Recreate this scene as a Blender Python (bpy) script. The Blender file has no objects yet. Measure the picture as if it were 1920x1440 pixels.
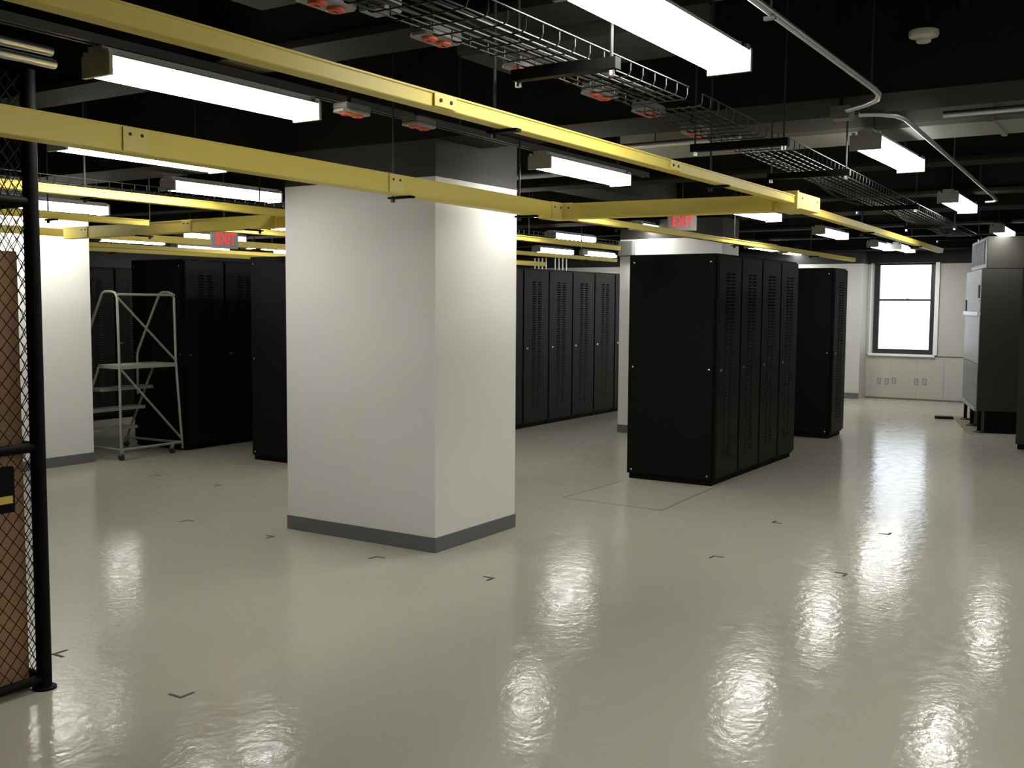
import bpy, bmesh, math, random
from mathutils import Vector, Matrix
random.seed(7)
scene = bpy.context.scene
COL = scene.collection

# ------------------------------------------------------------------ camera
YAW, PITCH, ROLL, FPX, EYE = 0.57098198, 0.07744721, 0.0065357, 1957.38, 1.673
cy, sy, cp, sp = math.cos(YAW), math.sin(YAW), math.cos(PITCH), math.sin(PITCH)
FWD = Vector((cy*cp, sy*cp, -sp))
_r = Vector((sy, -cy, 0)); _u = _r.cross(FWD)
RGT = math.cos(ROLL)*_r + math.sin(ROLL)*_u
UPV = -math.sin(ROLL)*_r + math.cos(ROLL)*_u
EYEP = Vector((0, 0, EYE))
cam = bpy.data.cameras.new('camera'); cam.sensor_width = 36; cam.lens = FPX/1920*36
cam.clip_start = 0.05; cam.clip_end = 200
cam_o = bpy.data.objects.new('camera', cam); COL.objects.link(cam_o)
cam_o.matrix_world = Matrix((( RGT.x, UPV.x, -FWD.x, 0), (RGT.y, UPV.y, -FWD.y, 0), (RGT.z, UPV.z, -FWD.z, EYE), (0, 0, 0, 1)))
scene.camera = cam_o

def ray(x, y): return (x-960)/FPX*RGT - (y-720)/FPX*UPV + FWD
def on(x, y, ax, v):
    d = ray(x, y); return EYEP + d*((v-EYEP[ax])/d[ax])
def PZ(x, y, v=0): return on(x, y, 2, v)
def PX(x, y, v): return on(x, y, 0, v)
def PY(x, y, v): return on(x, y, 1, v)

# ------------------------------------------------------------------ world, exposure
w = bpy.data.worlds.new('overcast_sky'); scene.world = w; w.use_nodes = True
bg = w.node_tree.nodes['Background']; bg.inputs[0].default_value = (0.86, 0.93, 1.0, 1); bg.inputs[1].default_value = 3.2
vs = scene.view_settings
scene.display_settings.display_device = 'sRGB'
vs.view_transform = 'Standard'; vs.look = 'None'; vs.gamma = 1; vs.exposure = 0.05; vs.use_curve_mapping = False
LAMP = 31.0          # radiance of the fluorescent lenses

# ------------------------------------------------------------------ materials
def nt(m):
    m.use_nodes = True; return m.node_tree.nodes, m.node_tree.links, m.node_tree.nodes['Principled BSDF']
def mat(name, col, rough=0.5, metal=0.0, var=0.06, scale=6.0, bump=0.0, bscale=60.0, spec=0.5):
    m = bpy.data.materials.new(name); N, L, b = nt(m)
    b.inputs['Roughness'].default_value = rough; b.inputs['Metallic'].default_value = metal
    b.inputs['Specular IOR Level'].default_value = spec
    tc = N.new('ShaderNodeTexCoord'); nz = N.new('ShaderNodeTexNoise'); nz.inputs['Scale'].default_value = scale; nz.inputs['Detail'].default_value = 4
    L.new(tc.outputs['Object'], nz.inputs['Vector'])
    mx = N.new('ShaderNodeMix'); mx.data_type = 'RGBA'
    mx.inputs['A'].default_value = tuple(c*(1-var) for c in col)+(1,); mx.inputs['B'].default_value = tuple(min(1, c*(1+var)) for c in col)+(1,)
    L.new(nz.outputs['Fac'], mx.inputs['Factor']); L.new(mx.outputs['Result'], b.inputs['Base Color'])
    if bump > 0:
        n2 = N.new('ShaderNodeTexNoise'); n2.inputs['Scale'].default_value = bscale; n2.inputs['Detail'].default_value = 3
        L.new(tc.outputs['Object'], n2.inputs['Vector'])
        bp = N.new('ShaderNodeBump'); bp.inputs['Strength'].default_value = bump; bp.inputs['Distance'].default_value = 0.01
        L.new(n2.outputs['Fac'], bp.inputs['Height']); L.new(bp.outputs['Normal'], b.inputs['Normal'])
    return m
def paint_split(name, low, high, zsplit, rough=0.75):
    """wall paint: light below a height, dark above it (two coats with a clean edge)"""
    m = mat(name, low, rough, var=0.03, scale=2.0, bump=0.12, bscale=180); N, L, b = nt(m)
    old = b.inputs['Base Color'].links[0].from_socket
    g = N.new('ShaderNodeNewGeometry'); s = N.new('ShaderNodeSeparateXYZ'); L.new(g.outputs['Position'], s.inputs[0])
    gt = N.new('ShaderNodeMath'); gt.operation = 'GREATER_THAN'; gt.inputs[1].default_value = zsplit; L.new(s.outputs['Z'], gt.inputs[0])
    mx = N.new('ShaderNodeMix'); mx.data_type = 'RGBA'; mx.inputs['B'].default_value = tuple(high)+(1,)
    L.new(gt.outputs[0], mx.inputs['Factor']); L.new(old, mx.inputs['A']); L.new(mx.outputs['Result'], b.inputs['Base Color'])
    return m
def emis(name, col, strength):
    m = bpy.data.materials.new(name); N, L, b = nt(m)
    b.inputs['Base Color'].default_value = (0.9, 0.9, 0.88, 1); b.inputs['Roughness'].default_value = 0.4
    nz = N.new('ShaderNodeTexNoise'); nz.inputs['Scale'].default_value = 3
    mx = N.new('ShaderNodeMix'); mx.data_type = 'RGBA'; mx.inputs['A'].default_value = tuple(c*.98 for c in col)+(1,); mx.inputs['B'].default_value = tuple(col)+(1,)
    L.new(nz.outputs['Fac'], mx.inputs['Factor']); L.new(mx.outputs['Result'], b.inputs['Emission Color'])
    b.inputs['Emission Strength'].default_value = strength
    return m
M = {}
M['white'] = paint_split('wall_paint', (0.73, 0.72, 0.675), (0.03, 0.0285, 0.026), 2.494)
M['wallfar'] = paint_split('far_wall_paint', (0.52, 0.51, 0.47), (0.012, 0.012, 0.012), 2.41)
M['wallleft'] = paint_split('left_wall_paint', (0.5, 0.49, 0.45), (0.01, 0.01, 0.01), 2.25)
M['panel'] = mat('bay_panel_paint', (0.50, 0.49, 0.435), 0.6, var=0.02)
M['sill'] = mat('sill_paint', (0.9, 0.9, 0.89), 0.5, var=0.02)
M['cove'] = mat('grey_cove_base', (0.125, 0.13, 0.13), 0.45, var=0.08)
M['deck'] = mat('black_deck_paint', (0.0035, 0.0035, 0.0035), 0.95, var=0.2, spec=0.1)
M['girder'] = mat('dark_girder_paint', (0.0135, 0.013, 0.011), 0.85, var=0.15, spec=0.1)
M['duct'] = mat('grey_duct_paint', (0.17, 0.17, 0.15), 0.55, var=0.1)
M['yellow'] = mat('yellow_raceway_plastic', (0.93, 0.75, 0.14), 0.45, var=0.05, scale=3)
M['yellow2'] = mat('yellow_coupling_plastic', (0.93, 0.78, 0.22), 0.45, var=0.05, scale=3)
M['black'] = mat('black_rack_enamel', (0.0022, 0.0022, 0.0022), 0.5, var=0.1, bump=0.05, bscale=400, spec=0.16)
M['blackdoor'] = mat('black_door_enamel', (0.0045, 0.0045, 0.004), 0.42, var=0.1, bump=0.04, bscale=400, spec=0.2)
M['louver'] = mat('black_louver_enamel', (0.004, 0.004, 0.0036), 0.6, var=0.1, spec=0.1)
M['blacksteel'] = mat('black_steel', (0.003, 0.003, 0.003), 0.6, var=0.1, spec=0.1)
M['rod'] = mat('dark_threaded_rod', (0.03, 0.03, 0.03), 0.5, metal=0.6)
M['chrome'] = mat('bright_latch_metal', (0.75, 0.75, 0.75), 0.25, metal=1.0)
M['galv'] = mat('galvanised_steel', (0.55, 0.57, 0.58), 0.38, metal=0.9, var=0.15, scale=25)
M['wire'] = mat('tray_wire_steel', (0.035, 0.035, 0.034), 0.4, metal=0.45, var=0.2, scale=30)
M['lens'] = emis('fluorescent_lens', (1.0, 0.99, 0.95), LAMP*1.15)
M['lensside'] = emis('fluorescent_lens_side', (1.0, 0.99, 0.95), LAMP*.36)    # prismatic sides throw less light than the bottom
M['cap'] = mat('fixture_cap_grey', (0.33, 0.33, 0.31), 0.5, var=0.05)
M['housing'] = mat('fixture_housing', (0.55, 0.54, 0.52), 0.4, var=0.05)
M['strut'] = mat('strut_channel_dark', (0.06, 0.058, 0.06), 0.45, metal=0.3)
M['ladder'] = mat('ladder_grey_enamel', (0.26, 0.26, 0.215), 0.45, var=0.08)
M['rubber'] = mat('black_rubber', (0.02, 0.02, 0.02), 0.7)
M['board'] = mat('brown_board', (0.36, 0.21, 0.105), 0.75, var=0.15, scale=4)
M['plate'] = mat('receptacle_box_grey', (0.30, 0.30, 0.28), 0.5, var=0.06)
M['orange'] = mat('orange_receptacle', (0.75, 0.12, 0.05), 0.5)
M['exitbody'] = mat('exit_housing_grey', (0.30, 0.29, 0.27), 0.5)
M['exitred'] = emis('exit_red_letters', (1.0, 0.02, 0.02), 0.9)
M['exitred'].node_tree.nodes['Principled BSDF'].inputs['Base Color'].default_value = (0.25, 0.005, 0.005, 1)
M['ductdark'] = mat('dark_duct_paint', (0.045, 0.045, 0.04), 0.9, var=0.1, spec=0.1)
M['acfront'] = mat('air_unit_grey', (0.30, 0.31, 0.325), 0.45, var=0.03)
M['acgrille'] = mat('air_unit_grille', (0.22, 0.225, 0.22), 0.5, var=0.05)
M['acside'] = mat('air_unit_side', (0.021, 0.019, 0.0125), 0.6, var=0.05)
M['aclip'] = mat('air_unit_trim', (0.62, 0.63, 0.66), 0.35)
M['winframe'] = mat('dark_window_frame', (0.025, 0.025, 0.028), 0.4)
M['outlet'] = mat('outlet_plate', (0.31, 0.305, 0.265), 0.5)
M['tape'] = mat('brown_floor_tape', (0.045, 0.032, 0.02), 0.7, var=0.25, scale=40)
M['residue'] = mat('tape_residue', (0.20, 0.155, 0.085), 0.6, var=0.3, scale=30)
M['detector'] = mat('detector_plastic', (0.62, 0.58, 0.5), 0.5)
M['label'] = mat('latch_label_yellow', (0.6, 0.45, 0.08), 0.5)

# glass: thin pane, mostly clear with a faint reflection
gl = bpy.data.materials.new('window_glass'); N, L, b = nt(gl); N.remove(b)
out = N['Material Output']; tr = N.new('ShaderNodeBsdfTransparent'); gs = N.new('ShaderNodeBsdfGlossy'); gs.inputs['Roughness'].default_value = 0.02
fr = N.new('ShaderNodeFresnel'); fr.inputs['IOR'].default_value = 1.45; mxs = N.new('ShaderNodeMixShader')
L.new(fr.outputs[0], mxs.inputs[0]); L.new(tr.outputs[0], mxs.inputs[1]); L.new(gs.outputs[0], mxs.inputs[2]); L.new(mxs.outputs[0], out.inputs['Surface'])
M['glass'] = gl

# waxed floor
fl = bpy.data.materials.new('waxed_vinyl_floor'); N, L, b = nt(fl)
tc = N.new('ShaderNodeTexCoord')
n1 = N.new('ShaderNodeTexNoise'); n1.inputs['Scale'].default_value = 0.9; n1.inputs['Detail'].default_value = 5; L.new(tc.outputs['Object'], n1.inputs['Vector'])
n2 = N.new('ShaderNodeTexNoise'); n2.inputs['Scale'].default_value = 90; n2.inputs['Detail'].default_value = 3; L.new(tc.outputs['Object'], n2.inputs['Vector'])
ra = N.new('ShaderNodeMix'); ra.data_type = 'RGBA'; ra.inputs['A'].default_value = (0.385, 0.365, 0.29, 1); ra.inputs['B'].default_value = (0.45, 0.43, 0.35, 1)
L.new(n1.outputs['Fac'], ra.inputs['Factor'])
rb = N.new('ShaderNodeMix'); rb.data_type = 'RGBA'; rb.blend_type = 'MULTIPLY'; rb.inputs['Factor'].default_value = 0.35
L.new(ra.outputs['Result'], rb.inputs['A'])
rmp = N.new('ShaderNodeMapRange'); rmp.inputs[1].default_value = 0.3; rmp.inputs[2].default_value = 0.7; rmp.inputs[3].default_value = 0.75; rmp.inputs[4].default_value = 1.0
L.new(n2.outputs['Fac'], rmp.inputs[0]); L.new(rmp.outputs[0], rb.inputs['B'])
L.new(rb.outputs['Result'], b.inputs['Base Color'])
b.inputs['Roughness'].default_value = 0.14; b.inputs['Specular IOR Level'].default_value = 0.13
n3 = N.new('ShaderNodeTexNoise'); n3.inputs['Scale'].default_value = 3.2; n3.inputs['Detail'].default_value = 2; L.new(tc.outputs['Object'], n3.inputs['Vector'])
n4 = N.new('ShaderNodeTexNoise'); n4.inputs['Scale'].default_value = 24.0; n4.inputs['Detail'].default_value = 3; L.new(tc.outputs['Object'], n4.inputs['Vector'])
ad = N.new('ShaderNodeMath'); ad.operation = 'MULTIPLY_ADD'; ad.inputs[1].default_value = 0.6
L.new(n4.outputs['Fac'], ad.inputs[0]); L.new(n3.outputs['Fac'], ad.inputs[2])
n5 = N.new('ShaderNodeTexNoise'); n5.inputs['Scale'].default_value = 11.0; n5.inputs['Detail'].default_value = 4; L.new(tc.outputs['Object'], n5.inputs['Vector'])
rr = N.new('ShaderNodeMapRange'); rr.inputs[1].default_value = 0.32; rr.inputs[2].default_value = 0.68; rr.inputs[3].default_value = 0.085; rr.inputs[4].default_value = 0.205
L.new(n5.outputs['Fac'], rr.inputs[0]); L.new(rr.outputs[0], b.inputs['Roughness'])      # wax worn unevenly
bp = N.new('ShaderNodeBump'); bp.inputs['Strength'].default_value = 0.6; bp.inputs['Distance'].default_value = 0.004
L.new(ad.outputs[0], bp.inputs['Height']); L.new(bp.outputs['Normal'], b.inputs['Normal'])
M['floor'] = fl

# ------------------------------------------------------------------ mesh helpers
class MB:
    def __init__(s): s.v = []; s.f = []
    def box(s, x0, x1, y0, y1, z0, z1):
        n = len(s.v)
        s.v += [(x0,y0,z0),(x1,y0,z0),(x1,y1,z0),(x0,y1,z0),(x0,y0,z1),(x1,y0,z1),(x1,y1,z1),(x0,y1,z1)]
        s.f += [tuple(n+i for i in q) for q in ((3,2,1,0),(4,5,6,7),(0,1,5,4),(1,2,6,5),(2,3,7,6),(3,0,4,7))]
        return s
    def prism(s, poly, a0, a1, axis=0):
        """extrude a closed 2D polygon along an axis"""
        n = len(s.v); k = len(poly)
        for a in (a0, a1):
            for p, q in poly:
                s.v.append({0:(a,p,q), 1:(p,a,q), 2:(p,q,a)}[axis])
        s.f.append(tuple(n+i for i in range(k))); s.f.append(tuple(n+k+i for i in reversed(range(k))))
        for i in range(k):
            j = (i+1) % k; s.f.append((n+i, n+k+i, n+k+j, n+j))
        return s
    def tube(s, pts, r, seg=8, cap=True):
        pts = [Vector(p) for p in pts]; n = len(s.v); m = len(pts); prev = None
        for i, p in enumerate(pts):
            d = (pts[min(i+1, m-1)]-pts[max(i-1, 0)]).normalized()
            if prev is None:
                a = d.orthogonal().normalized() if abs(d.z) > .9 else d.cross(Vector((0,0,1))).normalized()
            else:
                a = (prev - d*prev.dot(d)).normalized()
            prev = a; b_ = d.cross(a)
            for t in range(seg):
                c = 2*math.pi*(t+.5)/seg; s.v.append(tuple(p + a*(r*math.cos(c)) + b_*(r*math.sin(c))))
        for i in range(m-1):
            for t in range(seg):
                u = (t+1) % seg; s.f.append((n+i*seg+t, n+i*seg+u, n+(i+1)*seg+u, n+(i+1)*seg+t))
        if cap:
            s.f.append(tuple(n+t for t in reversed(range(seg)))); s.f.append(tuple(n+(m-1)*seg+t for t in range(seg)))
        return s
    def lathe(s, prof, c, seg=20, axis=2):
        n = len(s.v)
        for r, h in prof:
            for t in range(seg):
                a = 2*math.pi*t/seg; x, y = r*math.cos(a), r*math.sin(a)
                p = {2:(x,y,h), 1:(x,h,y), 0:(h,x,y)}[axis]
                s.v.append((c[0]+p[0], c[1]+p[1], c[2]+p[2]))
        for i in range(len(prof)-1):
            for t in range(seg):
                u = (t+1) % seg; s.f.append((n+i*seg+t, n+i*seg+u, n+(i+1)*seg+u, n+(i+1)*seg+t))
        s.f.append(tuple(n+t for t in range(seg))); s.f.append(tuple(n+(len(prof)-1)*seg+t for t in reversed(range(seg))))
        return s
    def mesh(s, name, m, smooth=False, bevel=0):
        me = bpy.data.meshes.new(name); me.from_pydata(s.v, [], s.f)
        bm = bmesh.new(); bm.from_mesh(me)
        if bevel:
            bmesh.ops.bevel(bm, geom=bm.edges[:], offset=bevel, segments=2, affect='EDGES', clamp_overlap=True)
        bmesh.ops.recalc_face_normals(bm, faces=bm.faces[:]); bm.to_mesh(me); bm.free()
        me.materials.append(M[m] if isinstance(m, str) else m)
        if smooth:
            for p in me.polygons: p.use_smooth = True
            try: me.set_sharp_from_angle(angle=math.radians(40))
            except Exception: pass
        return me
    def build(s, name, m, parent=None, smooth=False, bevel=0):
        return link(name, s.mesh(name, m, smooth, bevel), parent)
def link(name, me, parent=None, loc=(0,0,0)):
    o = bpy.data.objects.new(name, me); COL.objects.link(o); o.location = loc
    if parent: o.parent = parent
    return o
def tag(o, label=None, cat=None, group=None, kind=None):
    if label: o['label'] = label
    if cat: o['category'] = cat
    if group: o['group'] = group
    if kind: o['kind'] = kind
    return o
def thing(name, label, cat, loc=(0,0,0), rz=0, group=None):
    o = bpy.data.objects.new(name, None); COL.objects.link(o); o.empty_display_size = .1
    o.location = loc; o.rotation_euler = (0,0,rz); return tag(o, label, cat, group)
def struct(name, mb, m, parent=None, **k):
    o = mb.build(name, m, parent, **k)
    if parent is None: o['kind'] = 'structure'
    return o
def dup(o, loc, rz=None, label=None, group=None):
    r = o.copy(); COL.objects.link(r); r.location = loc
    if rz is not None: r.rotation_euler = (0,0,rz)
    if label: r['label'] = label
    if group: r['group'] = group
    for ch in o.children:
        c = ch.copy(); COL.objects.link(c); c.parent = r
        for g in ch.children:
            d = g.copy(); COL.objects.link(d); d.parent = c
    return r

# ------------------------------------------------------------------ the setting
DECK = 3.30; GIR = 2.735
X0, X1, Y0, Y1 = -5.0, 19.45, -4.5, 16.5
struct('floor', MB().box(X0-.2, X1+.6, Y0-.2, Y1+.2, -0.1, 0), 'floor')
struct('ceiling', MB().box(X0-.2, X1+.6, Y0-.2, Y1+.2, DECK, DECK+.12), 'deck')
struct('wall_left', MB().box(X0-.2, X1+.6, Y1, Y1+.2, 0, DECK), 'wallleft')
struct('wall_right', MB().box(X0-.2, X1+.6, Y0-.2, Y0, 0, DECK), 'white')
struct('wall_back', MB().box(X0-.2, X0, Y0, Y1, 0, DECK), 'white')
WY0, WY1, WZ0, WZ1 = 3.70, 4.80, 0.80, 2.43
wf = MB()
wf.box(X1, X1+.45, Y0, WY0, 0, DECK).box(X1, X1+.45, WY1, Y1, 0, DECK).box(X1, X1+.45, WY0, WY1, 0, WZ0-.03).box(X1, X1+.45, WY0, WY1, WZ1, DECK)
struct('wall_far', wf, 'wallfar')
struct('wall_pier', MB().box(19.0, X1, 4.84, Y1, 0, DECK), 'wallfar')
struct('baseboard_pier', MB().box(18.985, 19.0, 4.84, Y1, 0, .105), 'cove')
struct('trim_1', MB().box(X1-.02, X1, Y0, 4.84, 0.0, 0.015), 'cove')
struct('trim_2', MB().box(X1-.012, X1, Y0, 4.84, .775, .79), 'cove')
# window
wn = tag(bpy.data.objects.new('window_1', None), kind='structure'); COL.objects.link(wn); wn.location = (X1+.25, 0, 0)
def wpart(name, mb, m):
    return mb.build(name, m, wn)
for nm, a in (('window_frame', (0,.06, WY0, WY0+.12, WZ0, WZ1)), ('window_frame', (0,.06, WY1-.10, WY1-.006, WZ0, WZ1)), ('window_frame', (0,.06, WY0+.12, WY1-.10, WZ0, WZ0+.085)), ('window_frame', (0,.06, WY0+.12, WY1-.10, WZ1-.03, WZ1)), ('meeting_rail', (0,.05, WY0+.12, WY1-.10, 1.755, 1.79))):
    wpart(nm, MB().box(*a), 'winframe')
wpart('pane', MB().box(.02,.026, WY0+.12, WY1-.10, WZ0+.085, 1.755), 'glass')
wpart('pane', MB().box(.02,.026, WY0+.12, WY1-.10, 1.79, WZ1-.03), 'glass')
wpart('window_sill', MB().box(-.30, .0, WY0-.04, WY1+.0, WZ0-.03, WZ0), 'sill')
wpart('sash_lock', MB().box(-.012, .0, 4.18, 4.24, 1.785, 1.80), 'chrome')
struct('trim_3', MB().box(X1-.03, X1, WY0-.075, WY0-.005, WZ0+.005, WZ1), 'sill')
struct('trim_4', MB().box(X1-.002, X1+.45, WY1-.005, WY1-.0005, WZ0+.001, WZ1), 'sill')  # jamb liner, whiter than the wall: window light put into its colour
# bay panels and outlets on the window wall
for a, bb in ((4.40, 4.838), (3.95, 4.395), (3.50, 3.945), (3.05, 3.495), (2.6, 3.045), (2.15,2.595)):
    struct('wall_panel', MB().box(X1-.006, X1, a, bb, .02, .77), 'panel', bpy.data.objects['wall_far'])
for i, (px, py) in enumerate(((1648,714),(1662,715),(1676,714),(1718,716),(1733,716))):
    p = PX(px, py, X1-.012)
    t = thing('wall_outlet', 'small grey outlet plate on the panel below the window', 'outlet', (X1-.012, p.y, p.z), group='outlets below the window')
    MB().box(0, .006, -.037, .037, -.057, .057).build('cover_plate', 'outlet', t)
    for dz in (-.022, .022): MB().box(-.003, 0, -.017, .017, dz-.013, dz+.013).build('socket', 'panel', t)

def column(name, x0, x1, y0, y1):
    o = struct(name, MB().box(x0, x1, y0, y1, 0, DECK), 'white')
    MB().box(x0-.006, x1+.006, y0-.006, y1+.006, 0, .1016).build('cove_base', 'cove', o, bevel=.002)
    return o
column('wall_column', 5.516, 6.503, 4.146, 5.501)
column('wall_column', 12.16, 12.72, 4.78, 6.165)
column('wall_column', 5.60, 6.70, 9.455, 10.8)

# girders and decking above
def girder(x0, x1, z=GIR, y0=Y0, y1=Y1):
    poly = [(x0,z),(x1,z),(x1,z+.03),((x0+x1)/2+.04,z+.03),((x0+x1)/2+.04,DECK),((x0+x1)/2-.04,DECK),((x0+x1)/2-.04,z+.03),(x0,z+.03)]
    struct('trim_girder', MB().prism(poly, y0, y1, axis=1), 'girder')
girder(3.27, 3.55); girder(8.3, 8.6); girder(10.6, 10.9); girder(14.6, 14.9); girder(16.8, 17.1); girder(.9, 1.2)
struct('trim_girder', MB().box(5.50, 6.04, Y0, Y1, GIR, DECK), 'girder')
struct('trim_girder', MB().box(12.16, 12.72, Y0, Y1, GIR, DECK), 'girder')
for x in (18.0,): struct('trim_soffit', MB().box(18.4, X1, Y0, Y1, 2.62, DECK), 'deck')

# ------------------------------------------------------------------ racks
RW, RD, RH = 0.579, 0.875, 2.134
def slots_mesh(cols, z0, z1, pitch=.032, sw=.075):
    mb = MB(); n = int((z1-z0)/pitch)
    for c in cols:
        for i in range(n):
            z = z0+i*pitch
            k = len(mb.v)   # a pressed louver: a small wedge standing proud of the door
            mb.v += [(c-sw/2,-.024,z),(c+sw/2,-.024,z),(c+sw/2,-.034,z+.004),(c-sw/2,-.034,z+.004),(c-sw/2,-.024,z+.017),(c+sw/2,-.024,z+.017)]
            mb.f += [(k,k+1,k+2,k+3),(k+3,k+2,k+5,k+4),(k,k+3,k+4),(k+1,k+5,k+2)]
    return mb
def make_rack_meshes(W):
    d = {}
    d['body'] = MB().box(0.0, W-.004, 0.0, RD, .05, RH).mesh('rack_body', 'black', bevel=.003)
    d['plinth'] = MB().box(.012, W-.016, .02, RD-.02, 0, .05).mesh('rack_plinth', 'blacksteel')
    d['door'] = MB().box(.012, W-.016, -.024, -.001, .075, RH-.02).mesh('rack_door', 'blackdoor', bevel=.004)
    d['louvers'] = slots_mesh((W*.40, W*.62), .25, 1.98).mesh('rack_louvers', 'louver')
    d['handle'] = MB().box(W*.09, W*.09+.045, -.038, -.024, 1.058, 1.082).mesh('rack_handle', 'chrome', bevel=.003)
    d['hinge'] = MB().tube([(W-.02,-.016,.2),(W-.02,-.016,.26)], .006, 6).mesh('rack_hinge', 'blacksteel')
    d['ppanel'] = MB().box(-.012, -.0005, .012, RD-.012, .06, RH-.01).mesh('rack_side_panel', 'black', bevel=.003)
    d['screw'] = MB().lathe([(.009,0),(.009,-.004),(.004,-.006)], (0,0,0), 10, axis=0).mesh('rack_screw', 'chrome')
    return d
RM = make_rack_meshes(RW); RM2 = make_rack_meshes(.66)
def rack(x, y, label, group, RMs=RM, side=False, name='server_rack', rz=0):
    t = thing(name, label, 'server rack', (x, y, 0), rz, group)
    link('rack_body', RMs['body'], t); link('plinth', RMs['plinth'], t)
    d = link('door', RMs['door'], t)
    l = link('vent_louvers', RMs['louvers'], d); l['kind'] = 'stuff'
    h = link('handle', RMs['handle'], d); h['label'] = 'small bright metal latch'
    for z in (0, .83, 1.62): link('hinge', RMs['hinge'], d, (0,0,z))
    if side:
        p = link('side_panel', RMs['ppanel'], t)
        for yy in (.05, .82):
            for z in (.09, 1.075, 2.06): link('screw', RMs['screw'], p, (-.012, yy, z))
    return t
G4 = 'row of four black racks'
rack(8.996, 3.582, 'black server rack with a bolted blank side panel, near end of the row of four', G4, side=True)
for i in range(1, 4):
    rack(8.996+i*RW, 3.582, 'black louvred server rack joined onto the bolted end rack in the row of four', G4)
rack(13.08, 3.68, 'single black server rack standing alone between the row of four and the window', None, side=True)
GB = 'long black rack row behind the column'
for i in range(11):
    x = 7.765+i*.66
    if i == 0: rack(x, 7.38, 'black server rack with blank side panel beside the tall white column', GB, RM2, side=True)
    else: rack(x, 7.38, 'black server rack in the long row facing the second white column', GB, RM2)
GC = 'black racks behind the rolling ladder'
for i in range(3):
    rack(7.79+i*RW, 9.34, 'black server rack with louvred door standing right behind the rolling ladder' if i == 0 else 'black server rack with louvred door in the row behind the ladder', GC, side=(i == 0))
for i in range(4):
    rack(7.4+i*.66, 12.7, 'far black server rack seen past the rolling ladder', 'far racks past the ladder', RM2)
# cabinets at the right hand edge
rack(12.66, 0.52, 'black cabinet standing before the air unit, mostly hidden', None, RM2, side=False, name='server_cabinet')
c2 = thing('steel_cabinet', 'dark olive steel cabinet between the black cabinet and the air unit', 'cabinet', (13.42, .62, 0))
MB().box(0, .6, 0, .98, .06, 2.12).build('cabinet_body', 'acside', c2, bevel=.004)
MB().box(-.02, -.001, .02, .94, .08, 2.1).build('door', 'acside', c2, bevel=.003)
MB().box(-.035, -.021, .86, .89, 1.0, 1.2).build('handle', 'chrome', c2)
MB().box(.02, .58, .02, .96, 0, .06).build('plinth', 'blacksteel', c2)

# ------------------------------------------------------------------ air unit
ac = thing('air_conditioner', 'tall grey computer room air conditioner on short legs near the window', 'air conditioner', (14.85, 2.26, 0), math.radians(15))
AL, AD = 1.75, .85      # length, depth (depth runs to -y in its own frame)
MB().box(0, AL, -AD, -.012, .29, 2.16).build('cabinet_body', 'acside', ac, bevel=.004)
def acp(name, z0, z1, m, y=0.0, x0=.01, x1=AL-.01): return MB().box(x0, x1, -.011, y, z0, z1).build(name, m, ac, bevel=.003)
up = acp('upper_panel', 1.60, 2.155, 'acfront')
acp('trim_lip', 1.545, 1.598, 'aclip', .03)
acp('middle_panel', .91, 1.543, 'acfront')
lp = acp('lower_grille', .345, .90, 'acgrille')
for i in range(22): MB().box(.03, AL-.03, .001, .006, .37+i*.0238, .376+i*.0238).build('grille_bar', 'acgrille', lp)
acp('kick_rail', .285, .335, 'acfront', .02)
MB().box(.08, .22, .001, .008, 1.78, 1.95).build('display', 'blacksteel', up)
MB().box(.10, .16, .001, .009, 1.72, 1.75).build('nameplate', 'aclip', up)
MB().box(AL-.16, AL-.09, .001, .012, 1.60, 1.76).build('hand_grip', 'blacksteel', up)
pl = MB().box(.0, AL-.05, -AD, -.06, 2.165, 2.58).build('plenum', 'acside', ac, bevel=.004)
MB().box(.02, AL-.07, -.0595, -.052, 2.18, 2.57).build('plenum_front', 'acfront', ac)
MB().box(.12, AL-.17, -.0515, -.048, 2.22, 2.54).build('grille_backing', 'acgrille', pl)
for i in range(16): MB().box(.16+i*.09, .19+i*.09, -.0475, -.036, 2.23, 2.53).build('grille_bar', 'acfront', pl)
for (x, y) in ((.04,-.05),(AL-.05,-.05),(AL*.5,-.05)):
    MB().tube([(x,y,.03),(x,y,.29)], .025, 10).build('leg', 'blacksteel', ac)
    MB().lathe([(.075,0),(.075,.015),(.04,.03)], (x,y,0), 16).build('foot_pad', 'rubber', ac)
MB().box(.03, AL-.03, -AD+.02, -.11, .0, .285).build('plinth_skirt', 'blacksteel', ac)
tr_ = thing('floor_tray', 'flat grey drip tray on the floor under the air conditioner legs', 'tray', (14.85, 2.26, 0), math.radians(15))
MB().box(-.15, AL+.35, -.105, .10, .0, .006).build('tray_base', 'residue', tr_)
MB().box(AL-.05, AL+.12, .11, .36, .0, .03).build('angle_bracket', 'blacksteel', tr_)

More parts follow.
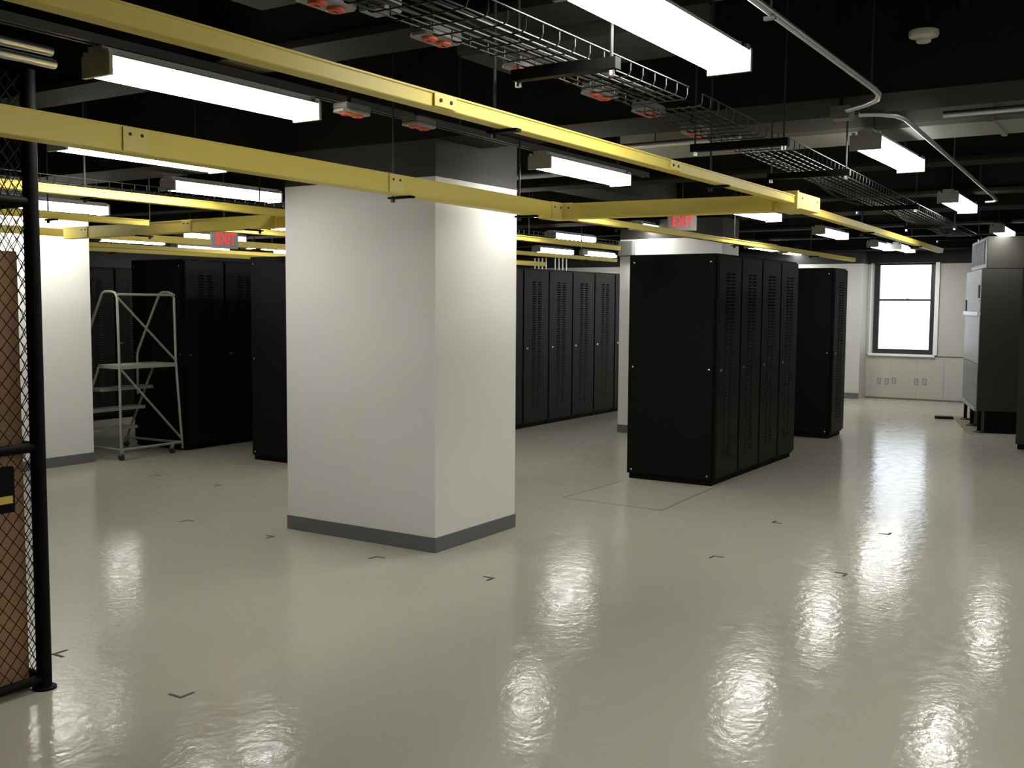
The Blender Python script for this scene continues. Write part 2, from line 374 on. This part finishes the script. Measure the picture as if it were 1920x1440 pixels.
# ------------------------------------------------------------------ rolling ladder
ld = thing('rolling_ladder', 'grey steel rolling ladder with three steps and platform before black racks', 'ladder', (0,0,0))
LX0, LX1, LY = 6.915, 7.64, 9.30
r = .0138
def lt(name, pts, rr=r, m='ladder'): return MB().tube(pts, rr, 8).build(name, m, ld, smooth=True)
lt('back_post', [(LX0,LY,.06),(LX0,LY,1.0),(LX0-.01,LY,1.70),(LX0-.01,LY+.03,1.75),(LX0-.01,LY+.08,1.765),(LX0-.01,LY+.20,1.765),(LX0-.01,LY+.24,1.745),(LX0-.01,LY+.62,1.12),(LX0-.01,LY+.64,1.05),(LX0-.01,LY+.64,.62)])
lt('back_post', [(LX1+.07,LY,.04),(LX1+.03,LY,.6),(LX1,LY,1.0),(LX1-.01,LY,1.70),(LX1-.01,LY+.03,1.75),(LX1-.01,LY+.08,1.765),(LX1-.01,LY+.20,1.765),(LX1-.01,LY+.24,1.745),(LX1-.01,LY+.62,1.12),(LX1-.01,LY+.64,1.05),(LX1-.01,LY+.64,.62)])
lt('top_rail', [(LX0,LY+.005,1.735),(LX1,LY+.005,1.735)])
lt('cross_brace', [(LX0,LY,1.70),(LX1,LY,1.02)], .012)
lt('cross_brace', [(LX0+.02,LY,.95),(LX1+.06,LY,.15)], .012)
lt('base_rail', [(LX0,LY,.11),(LX1+.05,LY,.11)])
lt('base_rail', [(LX1+.05,LY,.11),(LX1-.02,LY+.85,.11)])
lt('base_rail', [(LX0,LY,.11),(LX0-.02,LY+.85,.11)])
pf = MB().box(LX0, LX1, LY-.01, LY+.36, .955, .995).build('platform', 'ladder', ld, bevel=.004)
for i, (z, y) in enumerate(((.735, LY+.36), (.50, LY+.50), (.265, LY+.64))):
    MB().box(LX0+.02, LX1-.02, y, y+.17, z-.035, z).build('step', 'ladder', ld, bevel=.004)
for x in (LX0, LX1-.02):
    lt('stringer', [(x,LY+.35,.96),(x,LY+.40,.86),(x,LY+.78,.22),(x,LY+.85,.08)])
for x, y in ((LX0, LY),(LX1-.07, LY),(LX0-.02, LY+.85),(LX1-.02, LY+.85)):
    MB().tube([(x-.014,y,.036),(x+.014,y,.036)], .036, 14).build('caster', 'rubber', ld, smooth=True)
    MB().box(x-.02, x+.02, y-.012, y+.012, .05, .12).build('caster_fork', 'galv', ld)

# ------------------------------------------------------------------ wire cage
cg = thing('wire_cage', 'black steel cage panel of diamond wire mesh with round corner post', 'cage', (0,0,0))
PXX, PYY = 2.613, 4.07
MB().tube([(PXX,PYY,0),(PXX,PYY,2.62)], .031, 16).build('corner_post', 'blacksteel', cg, smooth=True)
MB().lathe([(.05,0),(.05,.008),(.033,.012)], (PXX,PYY,0), 16).build('post_foot', 'blacksteel', cg)
def chain(axis, a0, a1, z0, z1, fixed, pitch=.056, slope=1.25, name='wire_mesh'):
    """woven diamond mesh: two families of diagonal wires, weaving over each other"""
    mb = MB(); H = z1-z0; step = pitch; span = H/slope
    n = int((a1-a0+span)/step)+1
    for fam in (0, 1):
        for i in range(n):
            s0 = a0 - span + i*step
            t0 = max(0, (a0-s0)*slope); t1 = min(H, (a1-s0)*slope)
            if t1-t0 < .02: continue
            pts = []
            for t in (t0, t1):
                a = s0 + t/slope; z = z0 + (t if fam == 0 else H-t); off = fixed + (.0022 if fam else -.0022)
                pts.append((a, off, z) if axis == 0 else (off, a, z))
            mb.tube(pts, .0018, 4, cap=False)
    return mb.build(name, 'blacksteel', cg)
chain(0, 1.35, PXX-.03, .06, 2.60, PYY)
chain(1, PYY+.03, 5.4, .06, 2.60, PXX)
for z in (.045, 1.05, 2.08):
    MB().tube([(1.35,PYY,z),(PXX-.02,PYY,z)], .021, 10).build('rail', 'blacksteel', cg, smooth=True)
    MB().tube([(PXX,PYY+.02,z),(PXX,5.4,z)], .021, 10).build('rail', 'blacksteel', cg, smooth=True)
MB().tube([(1.35,PYY,0),(1.35,PYY,2.62)], .031, 12).build('corner_post', 'blacksteel', cg, smooth=True)
MB().tube([(PXX,5.4,0),(PXX,5.4,2.62)], .031, 12).build('corner_post', 'blacksteel', cg, smooth=True)
lt_ = MB().box(2.38, 2.475, PYY-.05, PYY-.022, .80, .99).build('gate_latch', 'blacksteel', cg, bevel=.004)
MB().box(2.40, 2.46, PYY-.056, PYY-.0505, .84, .87).build('latch_label', 'label', lt_)
bd = thing('brown_board', 'tall brown wooden board leaning inside the wire cage mesh', 'board', (0,0,0))
MB().box(1.5, 2.576, PYY+.05, PYY+.068, 0, 1.875).build('board_sheet', 'board', bd, bevel=.002)
MB().box(1.5, 2.576, PYY+.068, PYY+.10, .0, .08).build('batten', 'board', bd)

# ------------------------------------------------------------------ fluorescent lights
LL, LW, LZ = 1.22, .175, 2.58
def light_meshes():
    d = {}
    hw = LW/2
    lens = [(-hw+.012,LZ+.01),(-hw+.03,LZ),(hw-.03,LZ),(hw-.012,LZ+.01),(hw-.006,LZ+.072),(-hw+.006,LZ+.072)]
    me = d['lens'] = MB().prism(lens, .018, LL-.018, axis=0).mesh('light_lens', 'lens')
    me.materials.append(M['lensside'])
    for p in me.polygons: p.material_index = 0 if p.normal.z < -.5 else 1
    d['reflector'] = MB().prism([(-hw+.004,LZ+.073),(hw-.004,LZ+.073),(hw-.02,LZ+.082),(-hw+.02,LZ+.082)], .018, LL-.018).mesh('light_reflector', 'housing')
    d['spine'] = MB().box(.012, LL-.012, -.043, .043, LZ+.0825, 2.693).mesh('light_spine', 'housing', bevel=.003)
    cap = [(-hw-.002,LZ-.006),(hw+.002,LZ-.006),(hw+.002,LZ+.082),(.045,LZ+.082),(.045,2.694),(-.045,2.694),(-.045,LZ+.082),(-hw-.002,LZ+.082)]
    d['cap'] = MB().prism(cap, 0, .0175).mesh('light_cap', 'cap')
    d['clip'] = MB().box(.001, .03, -.009, .009, 0, .016).mesh('light_clip', 'aclip', bevel=.003)
    d['rod'] = MB().tube([(0,0,2.694),(0,0,DECK)], .005, 6).mesh('hanger_rod', 'rod')
    return d
LM = light_meshes()
def light(p, label, group, rz=0.0, rods=True):
    t = thing('ceiling_light', label, 'light', (p[0], p[1], 0), rz, group)
    link('lens', LM['lens'], t); link('reflector', LM['reflector'], t); link('spine', LM['spine'], t)
    link('end_cap', LM['cap'], t); link('end_cap', LM['cap'], t, (LL-.0175, 0, 0))
    for x in (0, LL-.03):
        for y in (-.072, .072): link('clip', LM['clip'], t, (x, y, LZ+.0825))
    if rods:
        for x in (.2, LL-.2): link('hanger_rod', LM['rod'], t, (x, 0, 0))
    return t
def lp_(px, py): 
    p = PZ(px, py, LZ); return (p.x, p.y-LW/2)
KS = (LZ-EYE)/.872
G0 = 'lights beside the cable tray'
light((2.65*KS, 1.487*KS), 'big lit fluorescent fixture beside the near wire tray and the bright conduit', G0)
light(lp_(1593,281), 'lit fluorescent fixture just past the grey conduit junction box', G0)
light(lp_(1757,380), 'lit fluorescent fixture reached by the far end of the galvanised conduit', G0, rz=.03)
light(lp_(1855,436), 'lit fluorescent fixture above the tall grey air conditioner', G0, rz=.03)
G1 = 'lights behind the thin yellow raceway'; R1 = ('lit fluorescent fixture in the row leading from the column to the window', G1)
light((2.60*KS, 3.602*KS), 'lit fluorescent fixture over the wire cage with conduits at its end cap', G1, rods=False)
light((5.84*KS, 3.555*KS), 'lit fluorescent fixture beside the tall white column above the raceway elbow', G1, rods=False)
light(lp_(1360,400), *R1); light(lp_(1521,439), *R1, rz=.02); light(lp_(1625,463), *R1, rz=.03); light((17.6, 3.97), *R1, rz=.03)
G2 = 'lights above the column line'; R2 = ('lit fluorescent fixture in the row leading from the column to the second column', G2)
light((3.74, 5.56), 'lit fluorescent fixture half hidden by the deep yellow raceway near the cage', G2).location.z = -.035; light((8.3, 5.75), *R2); light(lp_(1180,431), *R2); light(lp_(1395,465), *R2); light(lp_(1459,475), *R2)
R3 = ('lit fluorescent fixture over the aisle in front of the long rack row', 'lights over the long rack row')
light(lp_(300,357), *R3); light(lp_(1021,447), *R3); light((8.9, 7.1), *R3)
R4 = ('lit fluorescent fixture over the aisle by the rolling ladder', 'lights over the ladder aisle')
light((5.40, 9.08), *R4).location.z = -.06; light(lp_(997,472), *R4); light(lp_(1086,478), *R4); light((9.45, 9.7), *R4)
R6 = ('unseen fluorescent fixture added to brighten faces turned to the right wall', 'added lights toward the right wall')
for x, y in ((2.6,-.6),(6.0,-.6),(2.6,-2.6),(6.0,-2.6),(9.4,-2.6)): light((x, y), *R6)  # out-of-view fixtures, added to brighten the column's right face
R5 = ('distant lit fluorescent fixture beyond the black racks', 'lights beyond the racks')
for q in ((328,446),(450,466),(320,468),(175,452),(500,478)): light(lp_(*q), *R5)
# strut channel above the second row
st = thing('strut_channel', 'dark steel strut channel carrying the lights behind the thin yellow raceway', 'strut', (0,0,0))
YS = 3.725
poly = [(-.025,2.696),(-.015,2.696),(-.015,2.722),(.015,2.722),(.015,2.696),(.025,2.696),(.025,2.733),(-.025,2.733)]
MB().prism([(y+YS, z) for y, z in poly], .2, 7.8).build('channel', 'strut', st)
for x in (.6, 2.2, 4.1, 5.2, 7.3): MB().tube([(x,YS,2.734),(x,YS,DECK)], .006, 6).build('hanger_rod', 'rod', st)

# ------------------------------------------------------------------ yellow raceways
ZT = 2.340; RS = (ZT-EYE)/.699
def raceway(label, p0, p1, h, wd, couplings=(), rods=(), end=True, ztop=ZT, side=1, group=None, tilt=0.0):
    """open U channel from p0 to p1; p0,p1 = x,y of the face nearest the camera side (width grows to the left of the run)"""
    a, b = Vector((p0[0], p0[1]))*RS, Vector((p1[0], p1[1]))*RS; d = b-a; ln = d.length
    couplings = [c*RS for c in couplings]; rods = [c*RS for c in rods]; ang = math.atan2(d.y, d.x)
    t = thing('cable_raceway', label, 'cable raceway', (a.x, a.y, 0), ang, group)
    if tilt: t.rotation_euler = (0, tilt, ang); t.location.z = tilt*ln      # slightly out of level, right at its far end
    z0, z1 = ztop-h, ztop; k = .004
    def Yv(v): return v*side
    prof = [(0,z0+.003),(.003,z0),(wd-.003,z0),(wd,z0+.003),(wd,z1-.006),(wd+.004,z1-.006),(wd+.004,z1),(wd-k,z1),(wd-k,z0+k),(k,z0+k),(k,z1),(-.004,z1),(-.004,z1-.006),(0,z1-.006)]
    prof = [(Yv(y), z) for y, z in prof]
    MB().prism(prof, 0, ln).build('channel', 'yellow', t)
    for c in couplings:
        cpn = MB().box(c-.06, c+.06, min(Yv(-.0075),Yv(-.0045)), max(Yv(-.0075),Yv(-.0045)), z0+.004, z1-.004).build('coupling_plate', 'yellow2', t, bevel=.001)
        for s in (-.028, .028):
            MB().lathe([(.0065,0),(.0065,-.003*side),(.003,-.004*side)], (c+s, Yv(-.0075), z1-.03 if h > .08 else (z0+z1)/2), 8, axis=1).build('bolt', 'rod', cpn)
    for c in rods:
        MB().tube([(c, Yv(wd+.025), z0-.03),(c, Yv(wd+.025), DECK)], .006, 6).build('hanger_rod', 'rod', t)
        MB().box(c-.016, c+.016, min(Yv(-.02),Yv(wd+.05)), max(Yv(-.02),Yv(wd+.05)), z0-.012, z0-.001).build('trapeze_bracket', 'blacksteel', t)
        MB().lathe([(.012,-.03),(.012,-.012)], (c, Yv(wd+.025), z0), 8).build('hanger_nut', 'rod', t)
    return t
TH, TW = .102, .095      # deep duct
SH, SW = .0492, .058    # shallow duct
YG = 'yellow raceways'
q = lambda x, y: (x/RS, y/RS)
raceway('long thin yellow raceway hung across the room in front of the lights', (-1.5, 2.13), q(6.34, 2.034), SH, SW, couplings=(4.383, 6.274), rods=(2.55, 4.82, 6.95), group=YG)
raceway('thin yellow raceway continuing from the junction box toward the window', q(6.826, 2.16), (13.72, 2.532), SH, SW, rods=(2.4, 4.9), group=YG)
raceway('deep yellow raceway crossing in front of the tall white column', (-1.5, 3.72), q(5.985, 3.551), TH, TW, couplings=(4.353, 6.07), rods=(3.1, 6.20, 7.55), group=YG, tilt=.006)
raceway('deep yellow cross raceway linking the column raceway to the thin one', q(6.14, 3.478), q(6.26, 2.15), TH, TW, group=YG)
raceway('thin yellow raceway running past the column toward the far rack', (6.9, 4.045), (15.92, 4.16), SH, SW, rods=(1.2, 4.1, 7.0), group=YG)
raceway('thin yellow raceway passing behind the tall white column to the second column', q(1.0, 5.80), q(11.45, 5.80), SH+.004, SW, ztop=2.372, couplings=(6.6,), rods=(1.5, 3.3, 6.2, 8.6), group=YG)
raceway('thin yellow raceway above the front of the long black rack row', (6.42, 7.6), (14.7, 7.5), SH, SW, rods=(2.5, 4.6, 7.3), group=YG)
raceway('thin yellow raceway running from the cage side to the aisle cross raceway', (1.5, 7.65), (6.0, 7.62), SH, SW, rods=(2.2, 3.6), group=YG)
raceway('thin yellow raceway above the rolling ladder aisle', (1.5, 9.40), (15.4, 9.22), SH+.02, SW, couplings=(3.0,), rods=(3.1, 7.4, 11), group=YG)
raceway('distant thin yellow raceway over the far end of the ladder racks', (4.0, 11.15), (14.0, 11.15), SH, SW, rods=(3,7), group=YG)
raceway('distant thin yellow raceway furthest from the column', (6.0, 12.2), (15.5, 12.0), SH, SW, rods=(3,7), group=YG)
raceway('deep yellow cross raceway over the aisle between the ladder and the column', (6.24, 9.20), (6.08, 6.165), TH, TW, couplings=(.35, 1.9), rods=(1.2, 2.7), group=YG)
# elbow and junction box
el = thing('raceway_elbow', 'yellow raceway elbow fitting beside the tall white column', 'raceway fitting', (0,0,0))
MB().prism([(6.0,3.545),(6.134,3.545),(6.134,3.481),(6.242,3.481),(6.242,3.652),(6.0,3.652)], ZT-TH-.004, ZT+.004, axis=2).build('elbow_body', 'yellow2', el, bevel=.002)
for p in ((6.03, 3.545), (6.11, 3.545)): MB().lathe([(.0065,0),(.0065,-.003)], (p[0],p[1],ZT-.03), 8, axis=1).build('bolt', 'rod', el)
MB().lathe([(.0065,0),(.0065,-.003)], (6.134,3.50,ZT-.03), 8, axis=0).build('bolt', 'rod', el)
jb = thing('raceway_junction', 'yellow junction box joining the cross raceway to the thin one', 'raceway fitting', (0,0,0))
MB().prism([(6.37,2.02),(6.825,2.02),(6.825,2.225),(6.37,2.225)], ZT-.075, ZT+.022, axis=2).build('box_body', 'yellow2', jb, bevel=.003)
MB().box(6.344, 6.369, 2.016, 2.14, ZT-.082, ZT+.028).build('flange', 'yellow2', jb)
for x in (6.45, 6.76): MB().lathe([(.006,0),(.006,-.003)], (x,2.02,ZT-.01), 8, axis=1).build('bolt', 'rod', jb)

# ------------------------------------------------------------------ wire basket trays
def tray(label, p0, ang, length, wd=.30, zb=2.49, dep=.052, pitch=.1016, nl=7, struts=(), rodtop=DECK, far=.10):
    t = thing('cable_tray', label, 'cable tray', (p0[0], p0[1], 0), ang, 'wire cable trays')
    c = .018
    u = [(0,0,zb+dep),(0,0,zb+c),(0,c*.3,zb+c*.3),(0,c,zb),(0,wd-c,zb),(0,wd-c*.3,zb+c*.3),(0,wd,zb+c),(0,wd,zb+dep)]
    um = MB().tube(u, .0027, 5).mesh('tray_cross_wire', 'wire')
    n = int(length/pitch)
    for i in range(n+1): link('cross_wire', um, t, (i*pitch, 0, 0))
    lm = MB().tube([(0,0,0),(n*pitch,0,0)], .0027, 5).mesh('tray_long_wire', 'wire')
    for j in range(nl): link('long_wire', lm, t, (0, c+(wd-2*c)*j/(nl-1), zb+.0055))
    for y, z in ((-.0055, zb+dep-.004),(wd+.0055, zb+dep-.004)): link('rim_wire', lm, t, (0, y, z))
    for s in struts:
        MB().box(s-.02, s+.02, -.10, wd+far, zb-.042, zb-.004).build('support_strut', 'blacksteel', t)
        for y in (-.075, wd+far-.02):
            MB().tube([(s,y,zb-.06),(s,y,rodtop)], .006, 6).build('hanger_rod', 'rod', t)
            MB().lathe([(.012,-.062),(.012,-.043)], (s,y,zb), 8).build('hanger_nut', 'chrome', t)
    return t
tray('wire basket cable tray overhead beside the big fluorescent light', (.6, 1.715), 0, 3.45, struts=(.5, 2.55), far=.035, wd=.275)
tray('wire basket cable tray running on toward the air conditioner', (4.12, 1.72), .046, 9.6, struts=(.95, 2.30, 4.8, 7.1, 9.2))
tray('wire basket cable tray above the raceway behind the tall column', (2.4, 6.16), 0, 10.2, zb=2.425, struts=(1.3, 4.4, 7.4), nl=6)
# loose cables lying in the near trays
for i, (yy, zz) in enumerate(((1.80,2.506),(1.84,2.507),(1.90,2.506))):
    pts = [(x*.45+.7, yy+.02*math.sin(x*1.3+i), zz) for x in range(0, 8)]
    o = MB().tube(pts, .006, 6).build('data_cable', 'blacksteel', None, smooth=True)
    tag(o, 'thin dark cable lying in the wire tray beside the big light', 'cable', 'cables in the near tray')

for i, (xa, ya, xb, yb, sag) in enumerate(((6.5,2.0,8.5,2.2,.04),(9.2,2.12,10.6,2.22,.03),(11.4,2.16,12.4,2.24,.03))):
    pts = [(xa+(xb-xa)*k/10, ya+(yb-ya)*k/10, 2.485-.012-sag*math.sin(math.pi*k/10)) for k in range(11)]
    o = MB().tube(pts, .009, 6).build('drooping_cable', 'blacksteel', None, smooth=True)
    tag(o, 'black cable drooping below the wire tray past the junction box', 'cable', 'drooping cables under the far tray')

# ------------------------------------------------------------------ receptacle boxes along the tray
def rbox(label, x, y, group, z=2.62):
    top = 2.75 if (3.80 < x < 4.30 or 2.45 < x < 2.85) and y < 2.7 else DECK
    t = thing('receptacle_box', label, 'outlet box', (x, y, z), 0, group)
    MB().box(-.09, .09, -.05, .05, .012, .045).build('box_body', 'duct', t, bevel=.006)
    MB().prism([(-.10,-.03),(-.08,-.055),(.08,-.055),(.10,-.03),(.10,.03),(.08,.055),(-.08,.055),(-.10,.03)], 0, .012, axis=2).build('cover_plate', 'plate', t, bevel=.002)
    for dx in (-.042, .042):
        o = MB().lathe([(.030,-.001),(.030,-.008),(.026,-.011)], (dx, 0, 0), 18).build('receptacle_face', 'orange', t); o['label'] = 'round orange receptacle'
        MB().box(dx-.012, dx+.012, -.002, .002, -.0125, -.0111).build('slot', 'blacksteel', o)
    MB().tube([(0,.02,.045),(0,.02,top-z)], .011, 8).build('conduit_drop', 'girder', t)
    return t
RG = 'orange receptacle boxes along the tray'
for px, py in ((612,10),(818,76),(983,132),(1125,180),(1216,213),(1303,252)):
    p = PZ(px, py, 2.60); rbox('grey outlet box with two round orange receptacles beside the wire tray', p.x, p.y, RG, z=2.60)
for px, py in ((660,214),(786,238)):
    p = PZ(px, py, 2.62); rbox('grey outlet box with two orange receptacles near the lights above the column', p.x, p.y, 'orange receptacle boxes above the column')
jb2 = thing('junction_box', 'plain pale junction box hung over the wire tray end', 'junction box', tuple(PZ(705, 22, 2.60)))
MB().box(-.03, .06, -.06, .05, 0, .06).build('box_body', 'plate', jb2, bevel=.004)
MB().tube([(0.02,0,.06),(0.02,0,2.75-2.60)], .011, 8).build('conduit_drop', 'girder', jb2)

# ------------------------------------------------------------------ conduits, ducts and pipes
def pipe(name, label, cat, pts, rr, m, group=None, hang=True, seg=12):
    t = thing(name, label, cat, (0,0,0), 0, group)
    MB().tube(pts, rr, seg).build('pipe_run', m, t, smooth=True)
    if hang:
        a, b = Vector(pts[0]), Vector(pts[-1]); ln = (b-a).length
        for f in ((.15,.5,.85) if ln > 2 else (.3,.7)):
            q = None; acc = 0
            for i in range(len(pts)-1):
                u, v = Vector(pts[i]), Vector(pts[i+1]); l_ = (v-u).length
                tot = sum((Vector(pts[j+1])-Vector(pts[j])).length for j in range(len(pts)-1))
                if acc+l_ >= f*tot: q = u+(v-u)*((f*tot-acc)/l_); break
                acc += l_
            MB().tube([(q.x,q.y,q.z+rr),(q.x,q.y,DECK)], .005, 6).build('hanger_rod', 'rod', t)
    return t
ZC = 2.66
c1 = pipe('conduit', 'bright galvanised conduit beside the big light, bending into a junction box', 'conduit', [(1.5,1.215,ZC),(3.35,1.224,ZC),(4.98,1.244,ZC),(5.12,1.255,ZC),(5.24,1.29,ZC),(5.34,1.36,ZC),(5.41,1.445,ZC),(5.452,1.49,ZC)], .0135, 'galv')
MB().box(3.508, 3.526, 1.21, 1.25, ZC-.025, ZC-.0136).build('clamp', 'duct', c1)
c2_ = pipe('conduit', 'galvanised conduit leaving the junction box along the lights', 'conduit', [(5.602,1.47,ZC),(5.65,1.37,ZC),(5.72,1.315,ZC),(5.86,1.295,ZC),(7.5,1.37,ZC),(8.9,1.435,ZC),(10.3,1.50,ZC),(10.72,1.525,ZC),(10.83,1.57,ZC),(10.85,1.64,ZC)], .0135, 'galv', hang=False)
for x, y in ((7.75,1.382),(9.3,1.453)): MB().tube([(x,y,ZC+.0136),(x,y,DECK)], .005, 6).build('hanger_rod', 'rod', c2_)
jx = thing('junction_box', 'grey steel junction box where two galvanised conduits meet', 'junction box', (5.52, 1.535, ZC))
MB().box(-.05, .06, -.05, .05, -.03, .03).build('box_body', 'duct', jx, bevel=.003)
MB().box(-.045, .055, -.045, .045, -.034, -.0305).build('cover', 'duct', jx)
MB().tube([(-.02,0,.03),(-.02,0,DECK-ZC)], .012, 8).build('conduit_drop', 'girder', jx)
for i, (z, yy) in enumerate(((2.615,3.86),(2.668,3.88))):
    pipe('conduit', 'grey conduit running into the end of the light over the cage' , 'conduit', [(-1.0,yy,z),(2.60,yy,z)], .019, 'galv', 'conduits at the cage light', hang=(i == 1))
pipe('cross_pipe', 'bright thin pipe crossing above the lights in front of the grey duct', 'pipe', [(6.36,-3.9,2.75),(6.36,1.20,2.75)], .018, 'galv')
pipe('cross_pipe', 'shiny pipe crossing above the thin yellow raceway', 'pipe', [(6.50,2.45,2.74),(6.50,3.3,2.74)], .022, 'galv')
pipe('cross_pipe', 'shiny short pipe above the light beside the column', 'pipe', [(7.55,3.9,2.74),(7.55,5.3,2.74)], .025, 'galv')
dk = thing('air_duct', 'grey painted duct crossing the ceiling beyond the junction box', 'duct', (0,0,0))
MB().box(6.66, 7.24, -4.2, 3.4, 2.745, 3.0).build('duct_body', 'duct', dk, bevel=.02)
for y in (-2, -.2, 1.0, 2.6): MB().box(6.645, 7.255, y-.015, y+.015, 2.735, 3.012).build('flange', 'duct', dk)
for y in (-1.5, .5, 2.8):
    for x in (6.65, 7.25): MB().tube([(x,y,2.99),(x,y,DECK)], .006, 6).build('hanger_rod', 'rod', dk)
for y, nm in ((.55,'a'),(.95,'b'),(3.2,'c'),(4.5,'d')):
    pipe('sprinkler_pipe', 'dark thin pipe running high under the black ceiling', 'pipe', [(1.3,y,3.12),(12.1,y,3.12)], .02, 'girder', 'dark pipes under the ceiling')
for lab, bx in (('short grey duct crossing above the near wire tray', (3.80,4.30,1.75,2.75,2.75,2.95)), ('short grey duct crossing above the thin yellow raceway', (2.45,2.85,.6,2.95,2.75,2.95)), ('long grey duct over the aisle between the cage and the column', (0.5,3.2,6.3,6.95,2.76,3.0)), ('long grey duct running over the racks toward the window', (8.7,12.0,4.75,5.25,2.76,3.0))):
    t = thing('air_duct', lab, 'duct', (0,0,0)); MB().box(*bx).build('duct_body', 'ductdark', t, bevel=.015)
    for x in (bx[0]-.012, bx[1]+.012):
        for y in (bx[2]+.15, bx[3]-.15): MB().tube([(x,y,bx[4]+.02),(x,y,DECK)], .006, 6).build('hanger_rod', 'rod', t)
# smoke detector
p = PZ(1732, 66, 2.97)
sd = thing('smoke_detector', 'round white smoke detector hanging from the dark ceiling', 'smoke detector', (p.x, p.y, 2.94))
MB().lathe([(.030,-.005),(.034,.0),(.034,.012),(.045,.016),(.066,.022),(.070,.034),(.068,.050),(.055,.056)], (0,0,0), 28).build('detector_head', 'detector', sd, smooth=True)
MB().lathe([(.050,.0561),(.050,.075)], (0,0,0), 20).build('mounting_base', 'girder', sd)
MB().tube([(0,0,.075),(0,0,DECK-2.94)], .012, 8).build('conduit_drop', 'girder', sd)

# ------------------------------------------------------------------ exit signs
def text_mesh(txt, size, m):
    c = bpy.data.curves.new('letters', 'FONT'); c.body = txt; c.size = size; c.extrude = .0015; c.align_x = 'CENTER'; c.align_y = 'CENTER'; c.offset = size*.012
    o = bpy.data.objects.new('letters_tmp', c); COL.objects.link(o)
    dg = bpy.context.evaluated_depsgraph_get(); dg.update()
    me = bpy.data.meshes.new_from_object(o.evaluated_get(dg)); bpy.data.objects.remove(o); me.materials.clear(); me.materials.append(M[m]); return me
EXM = text_mesh('EXIT', .19, 'exitred')
def exit_sign(label, loc, rz):
    t = thing('exit_sign', label, 'exit sign', loc, rz)
    MB().box(-.155, .155, 0, .045, -.095, .095).build('sign_housing', 'exitbody', t, bevel=.004)
    o = link('letters', EXM, t, (0,-.003,-.004)); o.rotation_euler = (math.pi/2, 0, 0); o.scale = (.62, .85, 1); o['label'] = 'glowing red letters EXIT'
    MB().tube([(0,.022,.095),(0,.022,DECK-loc[2])], .008, 8).build('stem', 'rod', t)
p = PY(423, 448, 8.1)
exit_sign('grey exit sign with red letters hanging over the rack aisle by the ladder', (p.x, p.y, p.z), math.radians(-6))
p = PX(1280, 415, 10.4)
exit_sign('grey exit sign with red letters hanging before the second column', (p.x, p.y, p.z), math.radians(-50))
# electrical box on the second column
eb = thing('wall_box', 'grey electrical box mounted high on the second column', 'electrical box', (12.16, 6.05, 2.30))
MB().box(-.09, -.001, -.10, .10, -.02, .17).build('box_body', 'duct', eb, bevel=.004)
MB().box(-.096, -.0905, -.09, .09, -.01, .16).build('cover', 'duct', eb)
# conduits up the far wall
for i in range(8):
    p = PX(1003+ (i % 4)*7 + (i//4)*38, 492, 18.97)
    o = MB().tube([(18.97,p.y,1.6),(18.97,p.y,DECK)], .018, 8).build('riser_conduit', 'galv', None, smooth=True)
    tag(o, 'thin pale riser conduit on the far wall over the long rack row', 'conduit', 'riser conduits on far wall')

# ------------------------------------------------------------------ marks on the floor
def lmark(x, y, sx, sy):
    t = tag(MB().prism([(0,0),(sx*.08,0),(sx*.08,sy*.016),(sx*.016,sy*.016),(sx*.016,sy*.08),(0,sy*.08)], 0.0, .0012, axis=2).build('corner_tape_mark', 'tape'), 'small brown L-shaped tape mark on the waxed floor', 'tape mark', 'corner tape marks on the floor')
    t.location = (x, y, 0.0005); return t
for px, py, sx, sy in ((293,890,-1,-1),(416,910,-1,1),(352,975,-1,-1),(516,1006,-1,1),(705,1043,-1,-1),(928,1084,-1,1),(1337,1042,-1,-1),(1590,1076,-1,1),(1446,980,1,-1),(1668,1003,1,1),(96,1227,1,-1),(338,1310,1,1)):
    p = PZ(px, py)
    # arms point toward the inside of the outlined rack row
    lmark(p.x, p.y, sx, sy)
a, b_, c_, d_ = PZ(1055,933), PZ(1240,957), PZ(1337,915), PZ(1167,901)
tl = thing('tape_outline', 'faint brown tape outline on the floor in front of the bolted end rack', 'tape outline', (0,0,0))
for u, v in ((a,b_),(b_,c_),(a,d_)):
    dv = (v-u); n_ = Vector((-dv.y, dv.x, 0)).normalized()*.009
    k = MB(); k.prism([((u-n_).x,(u-n_).y),((v-n_).x,(v-n_).y),((v+n_).x,(v+n_).y),((u+n_).x,(u+n_).y)], .0004, .0014, axis=2); k.build('tape_strip', 'residue', tl)
